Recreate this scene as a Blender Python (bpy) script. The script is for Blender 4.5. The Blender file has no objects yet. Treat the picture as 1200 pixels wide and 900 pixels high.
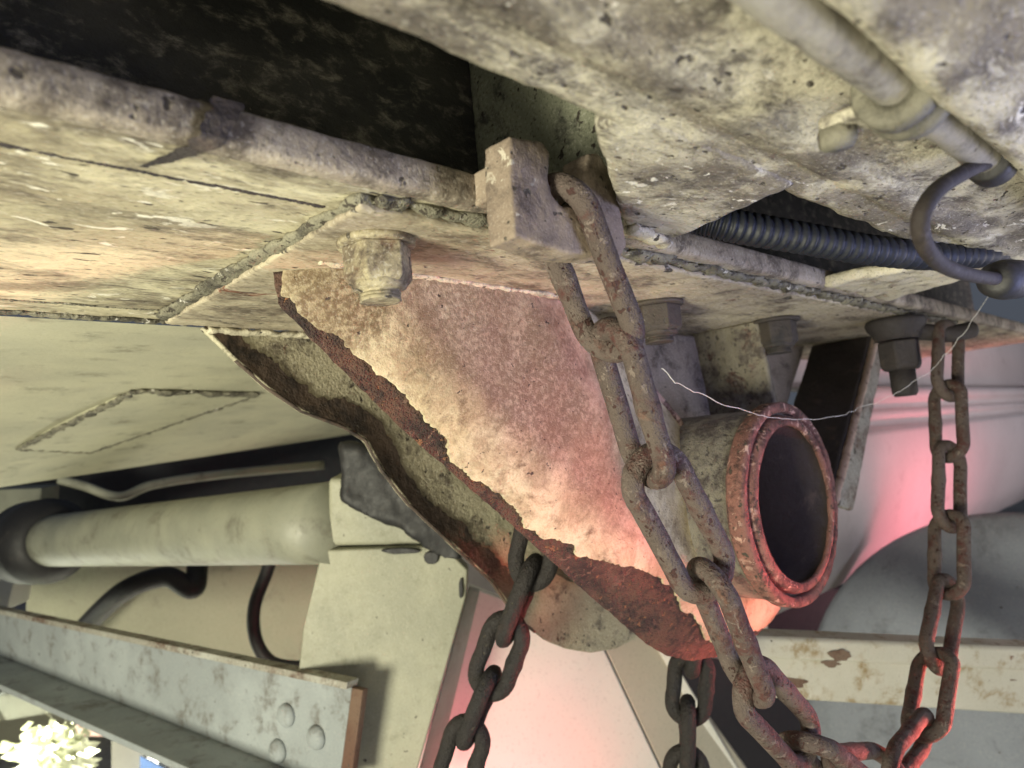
import bpy, bmesh, math, random
import numpy as np
from mathutils import Vector, Matrix, noise as mnoise
random.seed(7)
rng = np.random.default_rng(7)
S = bpy.context.scene
C = S.collection

# ------------------------------------------------------------------ camera
# world axes: X runs along the girders (to the right and away), Y across them, Z up; camera at the origin
F = 832.0
d1 = np.array([880, 5, F]); d1 /= np.linalg.norm(d1)
d2 = np.array([-787, 155, F]); d2 -= d1 * d2.dot(d1); d2 /= np.linalg.norm(d2)
d3 = np.cross(d2, d1)
if d3[1] > 0: d3 = -d3
R = np.stack([d1, d2, d3])
cam_d = bpy.data.cameras.new('camera'); cam = bpy.data.objects.new('camera', cam_d); C.objects.link(cam)
S.camera = cam
cam_d.sensor_width = 36.0; cam_d.lens = 36.0 * F / 1200.0
cam_d.clip_start = 0.01; cam_d.clip_end = 200
cam_d.dof.use_dof = True; cam_d.dof.focus_distance = 0.52; cam_d.dof.aperture_fstop = 7.5
cr, cu, cb = R @ np.array([1, 0, 0]), R @ np.array([0, -1, 0]), R @ np.array([0, 0, -1])
cam.matrix_world = Matrix([[cr[i], cu[i], cb[i], 0] for i in range(3)] + [[0, 0, 0, 1]])

# ------------------------------------------------------------------ world + lamps
W = bpy.data.worlds.new('World'); S.world = W; W.use_nodes = True
bg = W.node_tree.nodes['Background']
bg.inputs[0].default_value = (0.70, 0.80, 1.0, 1); bg.inputs[1].default_value = 0.12
def area(name, loc, target, size, power, col, sy=None):
    l = bpy.data.lights.new(name, 'AREA'); l.size = size; l.energy = power; l.color = col
    if sy: l.shape = 'RECTANGLE'; l.size_y = sy
    o = bpy.data.objects.new(name, l); C.objects.link(o); o.location = loc
    o.rotation_euler = (Vector(target) - Vector(loc)).to_track_quat('-Z', 'Y').to_euler()
    return o
area('daylight_left', (-1.15, 0.15, -0.55), (0.1, 0.8, 0.10), 0.45, 58, (1.0, 0.96, 0.74))
area('daylight_front', (-0.45, -0.9, -0.62), (0.5, 0.5, 0.0), 0.4, 4.8, (1.0, 0.93, 0.76))
area('daylight_far', (0.1, 2.6, -0.80), (0.9, 0.9, 0.0), 0.7, 7, (0.97, 1.0, 0.80))
rr = area('blue_fill_right', (0.66, -0.32, -0.06), (0.52, 0.06, 0.13), 0.3, 1.7, (0.42, 0.48, 1.0)); rr.data.spread = math.radians(120)  # added blue fill close under the near girder, stands in for flare tint
area('daylight_low_right', (1.3, -0.8, -0.5), (1.0, 0.4, -0.05), 0.5, 4, (0.86, 0.88, 1.0))
area('daylight_sill', (2.9, -0.9, -0.25), (2.1, 0.62, -0.05), 0.8, 17, (1.0, 0.93, 0.96))
rl = area('red_lamp', (1.22, -0.02, -0.56), (0.61, 0.42, -0.16), 0.12, 0.80, (1.0, 0.15, 0.12)); rl.data.spread = math.radians(29)
rl = area('red_lamp_rear', (0.60, 0.66, -0.68), (0.82, 1.0, -0.52), 0.14, 0.75, (1.0, 0.13, 0.17)); rl.data.spread = math.radians(80)
rl = area('red_lamp_sill', (2.0, 0.26, -0.42), (2.1, 0.64, -0.20), 0.40, 3.2, (1.0, 0.22, 0.28)); rl.data.spread = math.radians(130)
S.cycles.use_adaptive_sampling = True; S.cycles.adaptive_threshold = 0.03; S.cycles.max_bounces = 5; S.cycles.diffuse_bounces = 3; S.cycles.glossy_bounces = 2
S.view_settings.view_transform = 'Standard'; S.view_settings.look = 'None'
S.view_settings.exposure = -0.25; S.view_settings.gamma = 1.0

# ------------------------------------------------------------------ geometry helpers
def ray(px, py): return R @ np.array([(px - 600) / F, (py - 450) / F, 1.0])
def onz(px, py, z): r = ray(px, py); return r * z / r[2]
def ony(px, py, y): r = ray(px, py); return r * y / r[1]
def onx(px, py, x): r = ray(px, py); return r * x / r[0]
def dep(px, py, d): return ray(px, py) * d

def mk(name, verts, faces, mat, parent=None, smooth=True):
    m = bpy.data.meshes.new(name); m.from_pydata([tuple(map(float, v)) for v in verts], [], faces); m.validate()
    b = bmesh.new(); b.from_mesh(m); bmesh.ops.recalc_face_normals(b, faces=b.faces); b.to_mesh(m); b.free()
    if smooth: m.polygons.foreach_set('use_smooth', [True] * len(m.polygons))
    m.materials.append(mat); o = bpy.data.objects.new(name, m); C.objects.link(o)
    if parent: o.parent = parent
    return o
def tag(o, label, cat, group=None):
    o['label'] = label; o['category'] = cat
    if group: o['group'] = group
    return o
def thing(name, label, cat, group=None):
    return tag_link(name, label, cat, group)
def tag_link(name, label, cat, group):
    o = bpy.data.objects.new(name, None); C.objects.link(o); o.empty_display_size = 0.02
    return tag(o, label, cat, group)
def bevel(o, w=0.0015, seg=2, ang=35):
    b = o.modifiers.new('bevel', 'BEVEL'); b.width = w; b.segments = seg; b.limit_method = 'ANGLE'; b.angle_limit = math.radians(ang)
    o.data.polygons.foreach_set('use_smooth', [True] * len(o.data.polygons))
    n = o.modifiers.new('wn', 'WEIGHTED_NORMAL'); n.keep_sharp = False
    return o
_tex = {}
def tex(size, depth=3):
    k = (size, depth)
    if k not in _tex:
        t = bpy.data.textures.new('clouds', 'CLOUDS'); t.noise_scale = size; t.noise_depth = depth; _tex[k] = t
    return _tex[k]
def disp(o, strength, size, depth=3):
    d = o.modifiers.new('disp', 'DISPLACE'); d.texture = tex(size, depth); d.texture_coords = 'GLOBAL'; d.strength = strength; d.mid_level = 0.5
    return o
def cast(o, voxel, strength=0.002, size=0.02, depth=3):
    r = o.modifiers.new('remesh', 'REMESH'); r.mode = 'VOXEL'; r.voxel_size = voxel; r.use_smooth_shade = True
    s = o.modifiers.new('smooth', 'SMOOTH'); s.iterations = 2; s.factor = 0.5
    return disp(o, strength, size, depth)
def box_vf(p, q):
    x0, y0, z0 = p; x1, y1, z1 = q
    v = [(x0,y0,z0),(x1,y0,z0),(x1,y1,z0),(x0,y1,z0),(x0,y0,z1),(x1,y0,z1),(x1,y1,z1),(x0,y1,z1)]
    return v, [(0,3,2,1),(4,5,6,7),(0,1,5,4),(1,2,6,5),(2,3,7,6),(3,0,4,7)]
def box(name, p, q, mat, parent=None, bw=0.0015):
    o = mk(name, *box_vf(p, q), mat, parent, smooth=False)
    return bevel(o, bw) if bw else o
def prism(name, poly, ext, mat, parent=None, bw=0.0015):
    """poly: list of 3D points (planar), extruded by vector ext"""
    n = len(poly); e = np.array(ext, float)
    v = [np.array(p, float) for p in poly] + [np.array(p, float) + e for p in poly]
    f = [tuple(range(n)), tuple(range(2*n-1, n-1, -1))] + [(i, (i+1) % n, n + (i+1) % n, n + i) for i in range(n)]
    o = mk(name, v, f, mat, parent, smooth=False)
    return bevel(o, bw) if bw else o
def frame_of(t):
    t = t / np.linalg.norm(t); a = np.array([0, 0, 1.0]) if abs(t[2]) < 0.9 else np.array([1.0, 0, 0])
    u = np.cross(t, a); u /= np.linalg.norm(u); return t, u, np.cross(t, u)
def smooth_path(pts, n=12):
    pts = [np.array(p, float) for p in pts]; P = [2*pts[0]-pts[1]] + pts + [2*pts[-1]-pts[-2]]; out = []
    for i in range(1, len(P) - 2):
        for k in range(n):
            t = k / n; a, b, c, d = P[i-1], P[i], P[i+1], P[i+2]
            out.append(0.5 * ((2*b) + (c-a)*t + (2*a-5*b+4*c-d)*t*t + (3*b-a-3*c+d)*t**3))
    out.append(pts[-1]); return out
def tube_vf(path, rad, seg=16, cap=True):
    path = [np.array(p, float) for p in path]; n = len(path); v = []; f = []
    t0, u, w = frame_of(path[1] - path[0])
    for i, p in enumerate(path):
        t = path[min(i+1, n-1)] - path[max(i-1, 0)]; t = t / np.linalg.norm(t)
        u = u - t * u.dot(t); u /= np.linalg.norm(u); w = np.cross(t, u)
        r = rad(i / (n - 1)) if callable(rad) else rad
        for k in range(seg):
            a = 2 * math.pi * k / seg; v.append(p + r * (math.cos(a) * u + math.sin(a) * w))
    for i in range(n - 1):
        for k in range(seg):
            f.append((i*seg+k, i*seg+(k+1) % seg, (i+1)*seg+(k+1) % seg, (i+1)*seg+k))
    if cap: f.append(tuple(range(seg-1, -1, -1))); f.append(tuple((n-1)*seg+k for k in range(seg)))
    return v, f
def tube(name, path, rad, mat, parent=None, seg=16): return mk(name, *tube_vf(path, rad, seg), mat, parent)
def lathe(name, c, axis, prof, mat, parent=None, seg=64, close=True, phase=0.0):
    """prof: list of (along, radius); closed loop of the profile when close"""
    c = np.array(c, float); t, u, w = frame_of(np.array(axis, float)); v = []; f = []; m = len(prof)
    for (a, r) in prof:
        for k in range(seg):
            g = 2 * math.pi * k / seg + phase; v.append(c + t * a + r * (math.cos(g) * u + math.sin(g) * w))
    for i in range(m if close else m - 1):
        j = (i + 1) % m
        for k in range(seg): f.append((i*seg+k, i*seg+(k+1) % seg, j*seg+(k+1) % seg, j*seg+k))
    if not close: f.append(tuple(range(seg))); f.append(tuple((m-1)*seg+k for k in range(seg)))
    return mk(name, v, f, mat, parent)
def resample(pts, n):
    pts = np.array(pts, float); d = np.r_[0, np.cumsum(np.linalg.norm(np.diff(pts, axis=0), axis=1))]
    s = np.linspace(0, d[-1], n); return np.stack([np.interp(s, d, pts[:, k]) for k in range(pts.shape[1])], 1)
def grid_vf(P):
    n, m = P.shape[:2]; v = P.reshape(-1, 3)
    return v, [(i*m+j, i*m+j+1, (i+1)*m+j+1, (i+1)*m+j) for i in range(n-1) for j in range(m-1)]
def bead(name, path, r, mat, parent=None, step=0.006, sq=0.55, jit=0.25):
    """a ropey weld bead: overlapping squashed lumps joined into one mesh"""
    ln = np.sum(np.linalg.norm(np.diff(np.array(path, float), axis=0), axis=1)); n = max(6, int(ln / (r * 0.45)))
    P = resample(path, n); ph = random.uniform(0, 50); k = r * 0.45 / step
    P = P + np.array([[r * jit * mnoise.noise(Vector((i * 0.25 + ph, j * 9.1, 0))) for j in range(3)] for i in range(n)])
    def rad(t):
        i = t * (n - 1); return r * (0.85 + 0.12 * abs(math.sin(math.pi * i * k)) + 1.6 * jit * mnoise.noise(Vector((i * 0.21, ph, 3))) + 0.8 * jit * mnoise.noise(Vector((i * 0.9, ph, 7))))
    v, f = tube_vf(P, rad, 12); v = [np.array([q[0], q[1], P[i // 12][2] + (q[2] - P[i // 12][2]) * sq]) for i, q in enumerate(v)]
    o = mk(name, v, f, mat, parent); return disp(o, r * 0.7, r * 1.1, 2)
def profile(name, prof, x0, x1, mat, parent=None, nx=40, fn=None):
    """(y,z) profile swept along X"""
    P = np.zeros((nx, len(prof), 3))
    for i, x in enumerate(np.linspace(x0, x1, nx)):
        for j, (y, z) in enumerate(prof): P[i, j] = fn(x, y, z) if fn else (x, y, z)
    return mk(name, *grid_vf(P), mat, parent)

# ------------------------------------------------------------------ materials
def mat(name, base, alt, dirt, dlo=0.48, dhi=0.62, s=1.0, speck=(0.06, 0.05, 0.038), sp=0.66, pale=None, pl=0.7,
        rust=None, rlo=0.6, rhi=0.63, rough=0.75, bump=0.35, stretch=(1, 1, 1), metal=0.0, bscale=1.0, stains=(), patch=None, rnd=False, fleck=0.4):
    m = bpy.data.materials.new(name); m.use_nodes = True; nt = m.node_tree; N = nt.nodes; L = nt.links
    B = N['Principled BSDF']; tc = N.new('ShaderNodeTexCoord'); mp = N.new('ShaderNodeMapping')
    L.new(tc.outputs['Object'], mp.inputs[0]); mp.inputs['Scale'].default_value = stretch
    if rnd:
        oi = N.new('ShaderNodeObjectInfo'); cx = N.new('ShaderNodeCombineXYZ')
        ml = N.new('ShaderNodeMath'); ml.operation = 'MULTIPLY'; ml.inputs[1].default_value = 37.0; L.new(oi.outputs['Random'], ml.inputs[0])
        for k in range(3): L.new(ml.outputs[0], cx.inputs[k])
        L.new(cx.outputs[0], mp.inputs['Location'])
    def nz(sc, det=6, ro=0.6, dist=0.0):
        n = N.new('ShaderNodeTexNoise'); n.inputs['Scale'].default_value = sc * s; n.inputs['Detail'].default_value = det
        n.inputs['Roughness'].default_value = ro; n.inputs['Distortion'].default_value = dist; L.new(mp.outputs[0], n.inputs['Vector']); return n.outputs[0]
    def ramp(x, lo, hi):
        r = N.new('ShaderNodeMapRange'); r.inputs[1].default_value = lo; r.inputs[2].default_value = hi; r.interpolation_type = 'SMOOTHSTEP'
        L.new(x, r.inputs[0]); return r.outputs[0]
    def mix(f, a, b):
        x = N.new('ShaderNodeMix'); x.data_type = 'RGBA'
        if isinstance(f, float): x.inputs[0].default_value = f
        else: L.new(f, x.inputs[0])
        for i, c in ((6, a), (7, b)):
            if isinstance(c, tuple): x.inputs[i].default_value = (*c, 1)
            else: L.new(c, x.inputs[i])
        return x.outputs[2]
    def math_(op, a, b):
        x = N.new('ShaderNodeMath'); x.operation = op
        for i, c in ((0, a), (1, b)):
            if isinstance(c, (int, float)): x.inputs[i].default_value = c
            else: L.new(c, x.inputs[i])
        return x.outputs[0]
    big, mid, fine, grain = nz(7, 3, 0.65), nz(26, 6, 0.68, 0.3), nz(150, 2, 0.6), nz(420, 1, 0.6)
    col = mix(ramp(big, 0.35, 0.65), base, alt)
    dm = ramp(mid, dlo, dhi)
    for (px, py, pz, rad, amt, warp) in stains:      # dirt that gathers round a point, ragged edge
        vm = N.new('ShaderNodeVectorMath'); vm.operation = 'DISTANCE'; L.new(tc.outputs['Object'], vm.inputs[0]); vm.inputs[1].default_value = (px, py, pz)
        dd = math_('ADD', vm.outputs['Value'], math_('MULTIPLY', math_('SUBTRACT', mid, 0.5), warp))
        dm = math_('MAXIMUM', dm, math_('MULTIPLY', ramp(dd, rad, rad * 0.4), amt))
    dm = math_('MULTIPLY', dm, math_('ADD', 0.55, math_('MULTIPLY', ramp(fine, 0.3, 0.6), 0.45)))
    if patch:
        col = mix(math_('MULTIPLY', ramp(nz(11, 5, 0.72, 0.8), patch[1], patch[2]), patch[3]), col, patch[0])
    col = mix(dm, col, dirt)
    h = math_('ADD', math_('MULTIPLY', mid, 0.5), math_('MULTIPLY', fine, 0.5))
    if pale:
        pm = math_('MULTIPLY', ramp(nz(60, 3, 0.7, 0.6), pl, pl + 0.05), ramp(big, 0.4, 0.6)); col = mix(pm, col, pale)
    if speck:
        sm = ramp(nz(95, 2, 0.55), sp, sp + 0.05); col = mix(sm, col, speck); h = math_('SUBTRACT', h, math_('MULTIPLY', sm, 0.3))
    rg = rough
    if rust:
        rn = nz(20, 6, 0.72, 0.5); rm = ramp(rn, rlo, rhi)
        rc = mix(ramp(fine, 0.4, 0.62), rust, tuple(c * 0.35 for c in rust)); rc = mix(ramp(nz(60, 2), 0.5, 0.7), rc, (rust[0]*1.3, rust[1]*1.1, rust[2]*0.9))
        col = mix(rm, col, rc)
    col = mix(math_('MULTIPLY', ramp(grain, 0.60, 0.70), fleck), mix(math_('MULTIPLY', ramp(grain, 0.42, 0.32), fleck * 0.5), col, (0.8, 0.76, 0.66)) if max(base) > 0.3 else col, (0.03, 0.025, 0.02))
    h = math_('ADD', h, math_('MULTIPLY', grain, 0.25))
    L.new(col, B.inputs['Base Color']); B.inputs['Metallic'].default_value = metal
    L.new(math_('ADD', rg - 0.15, math_('MULTIPLY', fine, 0.3)), B.inputs['Roughness'])
    bp = N.new('ShaderNodeBump'); bp.inputs['Strength'].default_value = bump; bp.inputs['Distance'].default_value = 0.0035 * bscale
    L.new(h, bp.inputs['Height']); L.new(bp.outputs[0], B.inputs['Normal'])
    return m

CREAM, CREAM2, DIRT = (0.76, 0.71, 0.49), (0.42, 0.375, 0.25), (0.10, 0.082, 0.06)
RUST = (0.16, 0.062, 0.036)
M = {}
M['girder'] = mat('girder paint', CREAM, CREAM2, DIRT, 0.45, 0.68, s=1.4, stretch=(0.4, 1, 1), pale=(0.82, 0.79, 0.66), pl=0.60, sp=0.655, bump=0.6, patch=((0.22, 0.19, 0.13), 0.43, 0.60, 0.8))
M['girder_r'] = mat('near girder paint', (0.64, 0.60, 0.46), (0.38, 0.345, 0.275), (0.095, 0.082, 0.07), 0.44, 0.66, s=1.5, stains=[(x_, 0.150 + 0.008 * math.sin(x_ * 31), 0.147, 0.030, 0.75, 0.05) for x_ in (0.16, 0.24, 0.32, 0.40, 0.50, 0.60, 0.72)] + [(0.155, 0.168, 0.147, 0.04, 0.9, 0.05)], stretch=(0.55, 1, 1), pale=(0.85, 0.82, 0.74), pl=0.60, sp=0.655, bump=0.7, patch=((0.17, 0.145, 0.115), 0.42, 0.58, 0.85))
M['flange_edge'] = mat('flange edge dirt', (0.33, 0.28, 0.22), (0.42, 0.37, 0.29), (0.11, 0.09, 0.07), 0.42, 0.6, bump=0.5)
M['belly'] = mat('belly paint', (0.50, 0.485, 0.345), (0.40, 0.39, 0.285), (0.2, 0.185, 0.13), 0.52, 0.76, s=0.8, sp=0.78, bump=0.15, rough=0.6, fleck=0.12)
M['pipe'] = mat('dusty pipe paint', (0.38, 0.36, 0.31), (0.29, 0.27, 0.235), (0.11, 0.098, 0.085), 0.46, 0.70, s=1.2, sp=0.72, bump=0.35, fleck=0.15)
M['clampm'] = mat('grimy clamp', (0.25, 0.235, 0.175), (0.17, 0.16, 0.125), (0.08, 0.075, 0.06), 0.44, 0.66, s=1.6, sp=0.68, bump=0.5, fleck=0.15)
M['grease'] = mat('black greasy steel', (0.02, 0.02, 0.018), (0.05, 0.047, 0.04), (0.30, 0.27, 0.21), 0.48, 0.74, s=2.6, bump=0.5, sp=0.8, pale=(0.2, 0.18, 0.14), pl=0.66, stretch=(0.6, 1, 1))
M['olive'] = mat('dim olive paint', (0.33, 0.34, 0.24), (0.25, 0.26, 0.19), (0.10, 0.10, 0.08), 0.52, 0.66, sp=0.63, bump=0.6)
M['plate'] = mat('mounting plate paint', (0.48, 0.425, 0.30), (0.34, 0.29, 0.215), (0.12, 0.095, 0.07), 0.44, 0.64, stretch=(0.5, 1, 1), pale=(0.72, 0.68, 0.56), rust=(0.2, 0.085, 0.05), rlo=0.66, rhi=0.69, bump=0.6)
M['front'] = mat('peeling cream paint', (0.68, 0.60, 0.41), (0.55, 0.47, 0.30), (0.155, 0.108, 0.06), 0.46, 0.72, s=1.7, speck=(0.05, 0.035, 0.025), sp=0.69, bump=0.5, fleck=0.25, patch=((0.31, 0.235, 0.135), 0.45, 0.62, 0.6), stains=((0.36, 0.42, 0.12, 0.11, 0.8, 0.16), (0.43, 0.42, 0.06, 0.11, 0.85, 0.16), (0.51, 0.42, -0.01, 0.09, 0.7, 0.14), (0.25, 0.43, 0.125, 0.065, 1.0, 0.1)))
M['rust'] = mat('bare rust', (0.105, 0.055, 0.038), (0.06, 0.034, 0.027), (0.028, 0.019, 0.017), 0.45, 0.60, s=1.6, speck=(0.20, 0.095, 0.05), sp=0.64, bump=1.0, bscale=2.0, rough=0.9, pale=(0.17, 0.10, 0.075), pl=0.56)
M['rear'] = mat('rear plate paint', (0.50, 0.47, 0.33), (0.38, 0.34, 0.24), (0.10, 0.08, 0.06), 0.50, 0.68, sp=0.66, bump=0.7, rust=(0.10, 0.055, 0.04), rlo=0.62, rhi=0.68)
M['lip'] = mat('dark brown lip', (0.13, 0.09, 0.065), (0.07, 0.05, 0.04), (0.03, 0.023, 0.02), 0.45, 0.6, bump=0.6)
M['webgrey'] = mat('dusty web', (0.32, 0.275, 0.225), (0.24, 0.20, 0.16), (0.09, 0.07, 0.055), 0.47, 0.68, sp=0.7, bump=0.4)
M['moss'] = mat('mossy rib', (0.20, 0.18, 0.13), (0.13, 0.112, 0.085), (0.05, 0.038, 0.032), 0.44, 0.62, s=1.5, sp=0.64, bump=0.8, rust=(0.09, 0.05, 0.038), rlo=0.55, rhi=0.66)
M['darksteel'] = mat('dark brown steel', (0.055, 0.045, 0.042), (0.035, 0.03, 0.03), (0.11, 0.085, 0.07), 0.55, 0.7, bump=0.7, sp=0.75)
M['ring'] = mat('rusty ring', (0.25, 0.115, 0.09), (0.15, 0.07, 0.058), (0.06, 0.03, 0.027), 0.46, 0.62, s=1.6, sp=0.62, bump=1.0, pale=(0.55, 0.36, 0.29), pl=0.56, rough=0.9)
M['bore'] = mat('tube bore', (0.045, 0.032, 0.029), (0.032, 0.023, 0.021), (0.085, 0.06, 0.052), 0.55, 0.7, bump=0.5, sp=0.8)
M['nut'] = mat('painted nut', (0.42, 0.37, 0.24), (0.30, 0.25, 0.17), (0.10, 0.075, 0.055), 0.42, 0.64, sp=0.66, bump=0.4, rust=(0.13, 0.085, 0.06), rlo=0.50, rhi=0.66)
M['nutdark'] = mat('dark nut', (0.04, 0.032, 0.027), (0.065, 0.05, 0.04), (0.02, 0.018, 0.017), 0.5, 0.62, bump=0.7, pale=(0.30, 0.27, 0.24), pl=0.66)
M['hook'] = mat('hook plate', (0.33, 0.265, 0.20), (0.25, 0.195, 0.15), (0.10, 0.075, 0.06), 0.46, 0.68, s=1.3, sp=0.66, pale=(0.58, 0.53, 0.43), pl=0.63, bump=0.4, fleck=0.2)
M['chain'] = mat('rusty chain', (0.12, 0.092, 0.078), (0.085, 0.063, 0.054), (0.075, 0.026, 0.022), 0.5, 0.64, s=2.0, rnd=True, speck=(0.05, 0.02, 0.016), sp=0.62, bump=0.8, bscale=1.2, pale=(0.17, 0.135, 0.115), pl=0.57, rough=0.8, rust=(0.105, 0.055, 0.043), rlo=0.54, rhi=0.68)
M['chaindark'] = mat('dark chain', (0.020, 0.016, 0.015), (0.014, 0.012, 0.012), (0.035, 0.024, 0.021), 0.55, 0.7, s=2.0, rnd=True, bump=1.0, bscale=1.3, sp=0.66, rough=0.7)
M['weld'] = mat('grimy sealant', (0.25, 0.235, 0.17), (0.18, 0.17, 0.125), (0.06, 0.054, 0.042), 0.45, 0.6, s=1.8, sp=0.60, bump=0.9, pale=(0.62, 0.60, 0.54), pl=0.62)
M['weldpale'] = mat('pale weld', (0.62, 0.57, 0.42), (0.5, 0.46, 0.34), (0.22, 0.19, 0.14), 0.5, 0.65, s=1.5, bump=0.6)
M['rubber'] = mat('black rubber', (0.012, 0.012, 0.014), (0.018, 0.017, 0.019), (0.045, 0.04, 0.037), 0.55, 0.75, bump=0.25, sp=0.8, rough=0.6)
M['conduit'] = mat('corrugated sleeve', (0.009, 0.012, 0.021), (0.008, 0.010, 0.017), (0.035, 0.034, 0.036), 0.55, 0.75, bump=0.2, sp=0.8, rough=0.55)
M['greenish'] = mat('pale green paint', (0.35, 0.345, 0.26), (0.28, 0.28, 0.215), (0.19, 0.19, 0.13), 0.52, 0.76, s=0.8, sp=0.70, bump=0.25, rough=0.6, fleck=0.12)
M['axle'] = mat('axle paint', (0.30, 0.30, 0.235), (0.22, 0.225, 0.18), (0.14, 0.13, 0.10), 0.50, 0.72, s=0.7, sp=0.76, bump=0.2, rough=0.5, fleck=0.12)
M['bluegrey'] = mat('blue grey primer', (0.34, 0.37, 0.38), (0.27, 0.295, 0.305), (0.15, 0.145, 0.135), 0.50, 0.70, s=0.9, sp=0.72, bump=0.3, rust=(0.2, 0.1, 0.06), rlo=0.68, rhi=0.71, fleck=0.12)
M['rustedge'] = mat('rusted beam edge', (0.12, 0.062, 0.042), (0.17, 0.115, 0.08), (0.12, 0.06, 0.04), 0.5, 0.65, s=0.7, bump=0.6)
M['edgepale'] = mat('worn pale edge', (0.40, 0.40, 0.36), (0.28, 0.265, 0.225), (0.12, 0.075, 0.055), 0.44, 0.62, s=0.7, bump=0.4)
M['white'] = mat('white panel', (0.64, 0.63, 0.585), (0.60, 0.59, 0.55), (0.45, 0.43, 0.38), 0.62, 0.8, s=0.5, sp=0.75, bump=0.1, rough=0.45, fleck=0.12)
M['beige'] = mat('beige panel', (0.46, 0.43, 0.35), (0.42, 0.39, 0.32), (0.28, 0.26, 0.2), 0.6, 0.8, s=0.5, sp=0.78, bump=0.1, fleck=0.12)
M['sill'] = mat('sill paint', (0.60, 0.55, 0.55), (0.55, 0.50, 0.50), (0.36, 0.31, 0.31), 0.58, 0.78, s=0.5, sp=0.8, bump=0.1, rough=0.35, fleck=0.12)
M['drum'] = mat('grey drum', (0.29, 0.315, 0.37), (0.245, 0.265, 0.315), (0.17, 0.18, 0.21), 0.5, 0.72, s=0.5, sp=0.72, bump=0.35, rough=0.7, fleck=0.12)
M['crossbar'] = mat('chipped white bar', (0.60, 0.58, 0.50), (0.52, 0.50, 0.42), (0.30, 0.22, 0.11), 0.50, 0.68, s=1.0, sp=0.72, bump=0.4, rust=(0.18, 0.085, 0.045), rlo=0.66, rhi=0.685, fleck=0.12)
M['dark'] = mat('dark chassis', (0.018, 0.02, 0.027), (0.025, 0.026, 0.032), (0.05, 0.05, 0.05), 0.6, 0.8, s=0.4, bump=0.1, sp=0.8)  # near black with the deep underbody shade painted in
M['panel'] = mat('dim olive panel', (0.40, 0.39, 0.29), (0.36, 0.35, 0.26), (0.22, 0.21, 0.16), 0.55, 0.8, s=0.4, bump=0.1, sp=0.8, fleck=0.12)
M['ground'] = mat('concrete ground', (0.34, 0.33, 0.31), (0.28, 0.27, 0.26), (0.18, 0.17, 0.16), 0.5, 0.7, s=0.2, bump=0.2)
M['brown'] = mat('brown board', (0.17, 0.09, 0.07), (0.14, 0.08, 0.06), (0.08, 0.05, 0.04), 0.5, 0.7, s=0.4, bump=0.2)
M['blue'] = mat('blue board', (0.02, 0.05, 0.12), (0.02, 0.045, 0.11), (0.02, 0.04, 0.09), 0.6, 0.8, s=0.4, bump=0.1)
M['leaf'] = mat('whitened leaf', (0.74, 0.77, 0.58), (0.76, 0.78, 0.62), (0.62, 0.68, 0.36), 0.5, 0.7, s=0.4, bump=0.1)  # leaf colour whitened, overexposure put into the paint
M['thread'] = mat('pale thread', (0.75, 0.72, 0.68), (0.7, 0.68, 0.62), (0.5, 0.48, 0.44), 0.5, 0.7, bump=0.05, speck=None)

# ------------------------------------------------------------------ the setting
H = 0.147
g = mk('ground', *box_vf((-12, -12, -1.12), (14, 14, -1.02)), M['ground'], smooth=False); g['kind'] = 'structure'

# ---- main girder: flange overhead, dark web, deck
G = thing('main_girder', 'long cream girder overhead on the left with a flaking, dirt streaked underside', 'girder')
fl = profile('flange', [(0.43, 0.166), (0.302, 0.166), (0.3, 0.164), (0.2995, 0.150), (0.302, H)] + [(y, H) for y in np.linspace(0.32, 0.655, 14)], -0.25, 1.9, M['girder'], G, nx=160)
disp(fl, 0.0035, 0.03)
eb = profile('flange_edge', [(0.301, 0.1658), (0.2985, 0.1655), (0.2968, 0.1640), (0.2965, 0.159), (0.2965, 0.154), (0.2966, 0.1495), (0.2985, 0.1468), (0.3025, 0.1462), (0.308, 0.1466)], -0.25, 1.9, M['flange_edge'], G, nx=420); disp(eb, 0.0018, 0.012)
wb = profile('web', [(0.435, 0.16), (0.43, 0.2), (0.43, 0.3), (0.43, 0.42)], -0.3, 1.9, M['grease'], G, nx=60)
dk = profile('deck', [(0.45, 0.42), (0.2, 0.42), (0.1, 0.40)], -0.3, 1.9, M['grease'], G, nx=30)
bead('seam', [(-0.2, 0.343, H), (0.196, 0.343, H)], 0.0016, M['darksteel'], G, step=0.003)
bead('seam', [(-0.2, 0.62, H), (0.2, 0.62, H)], 0.0018, M['weld'], G, step=0.004)
bead('weld_bead', [(-0.2, 0.657, H - 0.001), (0.26, 0.657, H - 0.001)], 0.0045, M['weld'], G, step=0.006)
st = np.array([[(0.1175, 0.2940, 0.167), (0.131, 0.2940, 0.167)], [(0.114, 0.2925, 0.158), (0.127, 0.2925, 0.158)], [(0.110, 0.2940, 0.1475), (0.121, 0.2940, 0.1475)], [(0.108, 0.300, 0.1448), (0.117, 0.300, 0.1448)], [(0.103, 0.316, 0.1450), (0.112, 0.316, 0.1450)], [(0.098, 0.334, 0.1452), (0.101, 0.334, 0.1452)]])
pth = np.stack([resample(st[:, k], 40) for k in (0, 1)], 1); pth = np.stack([pth[:, 0] + (pth[:, 1] - pth[:, 0]) * t for t in np.linspace(0, 1, 8)], 1)
for i in range(40):
    for j in range(8): pth[i, j, 0] += 0.003 * mnoise.noise(Vector((i * 0.35, j * 0.2, 4)))
mk('grease_smear', *grid_vf(pth), M['darksteel'], G)

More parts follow.
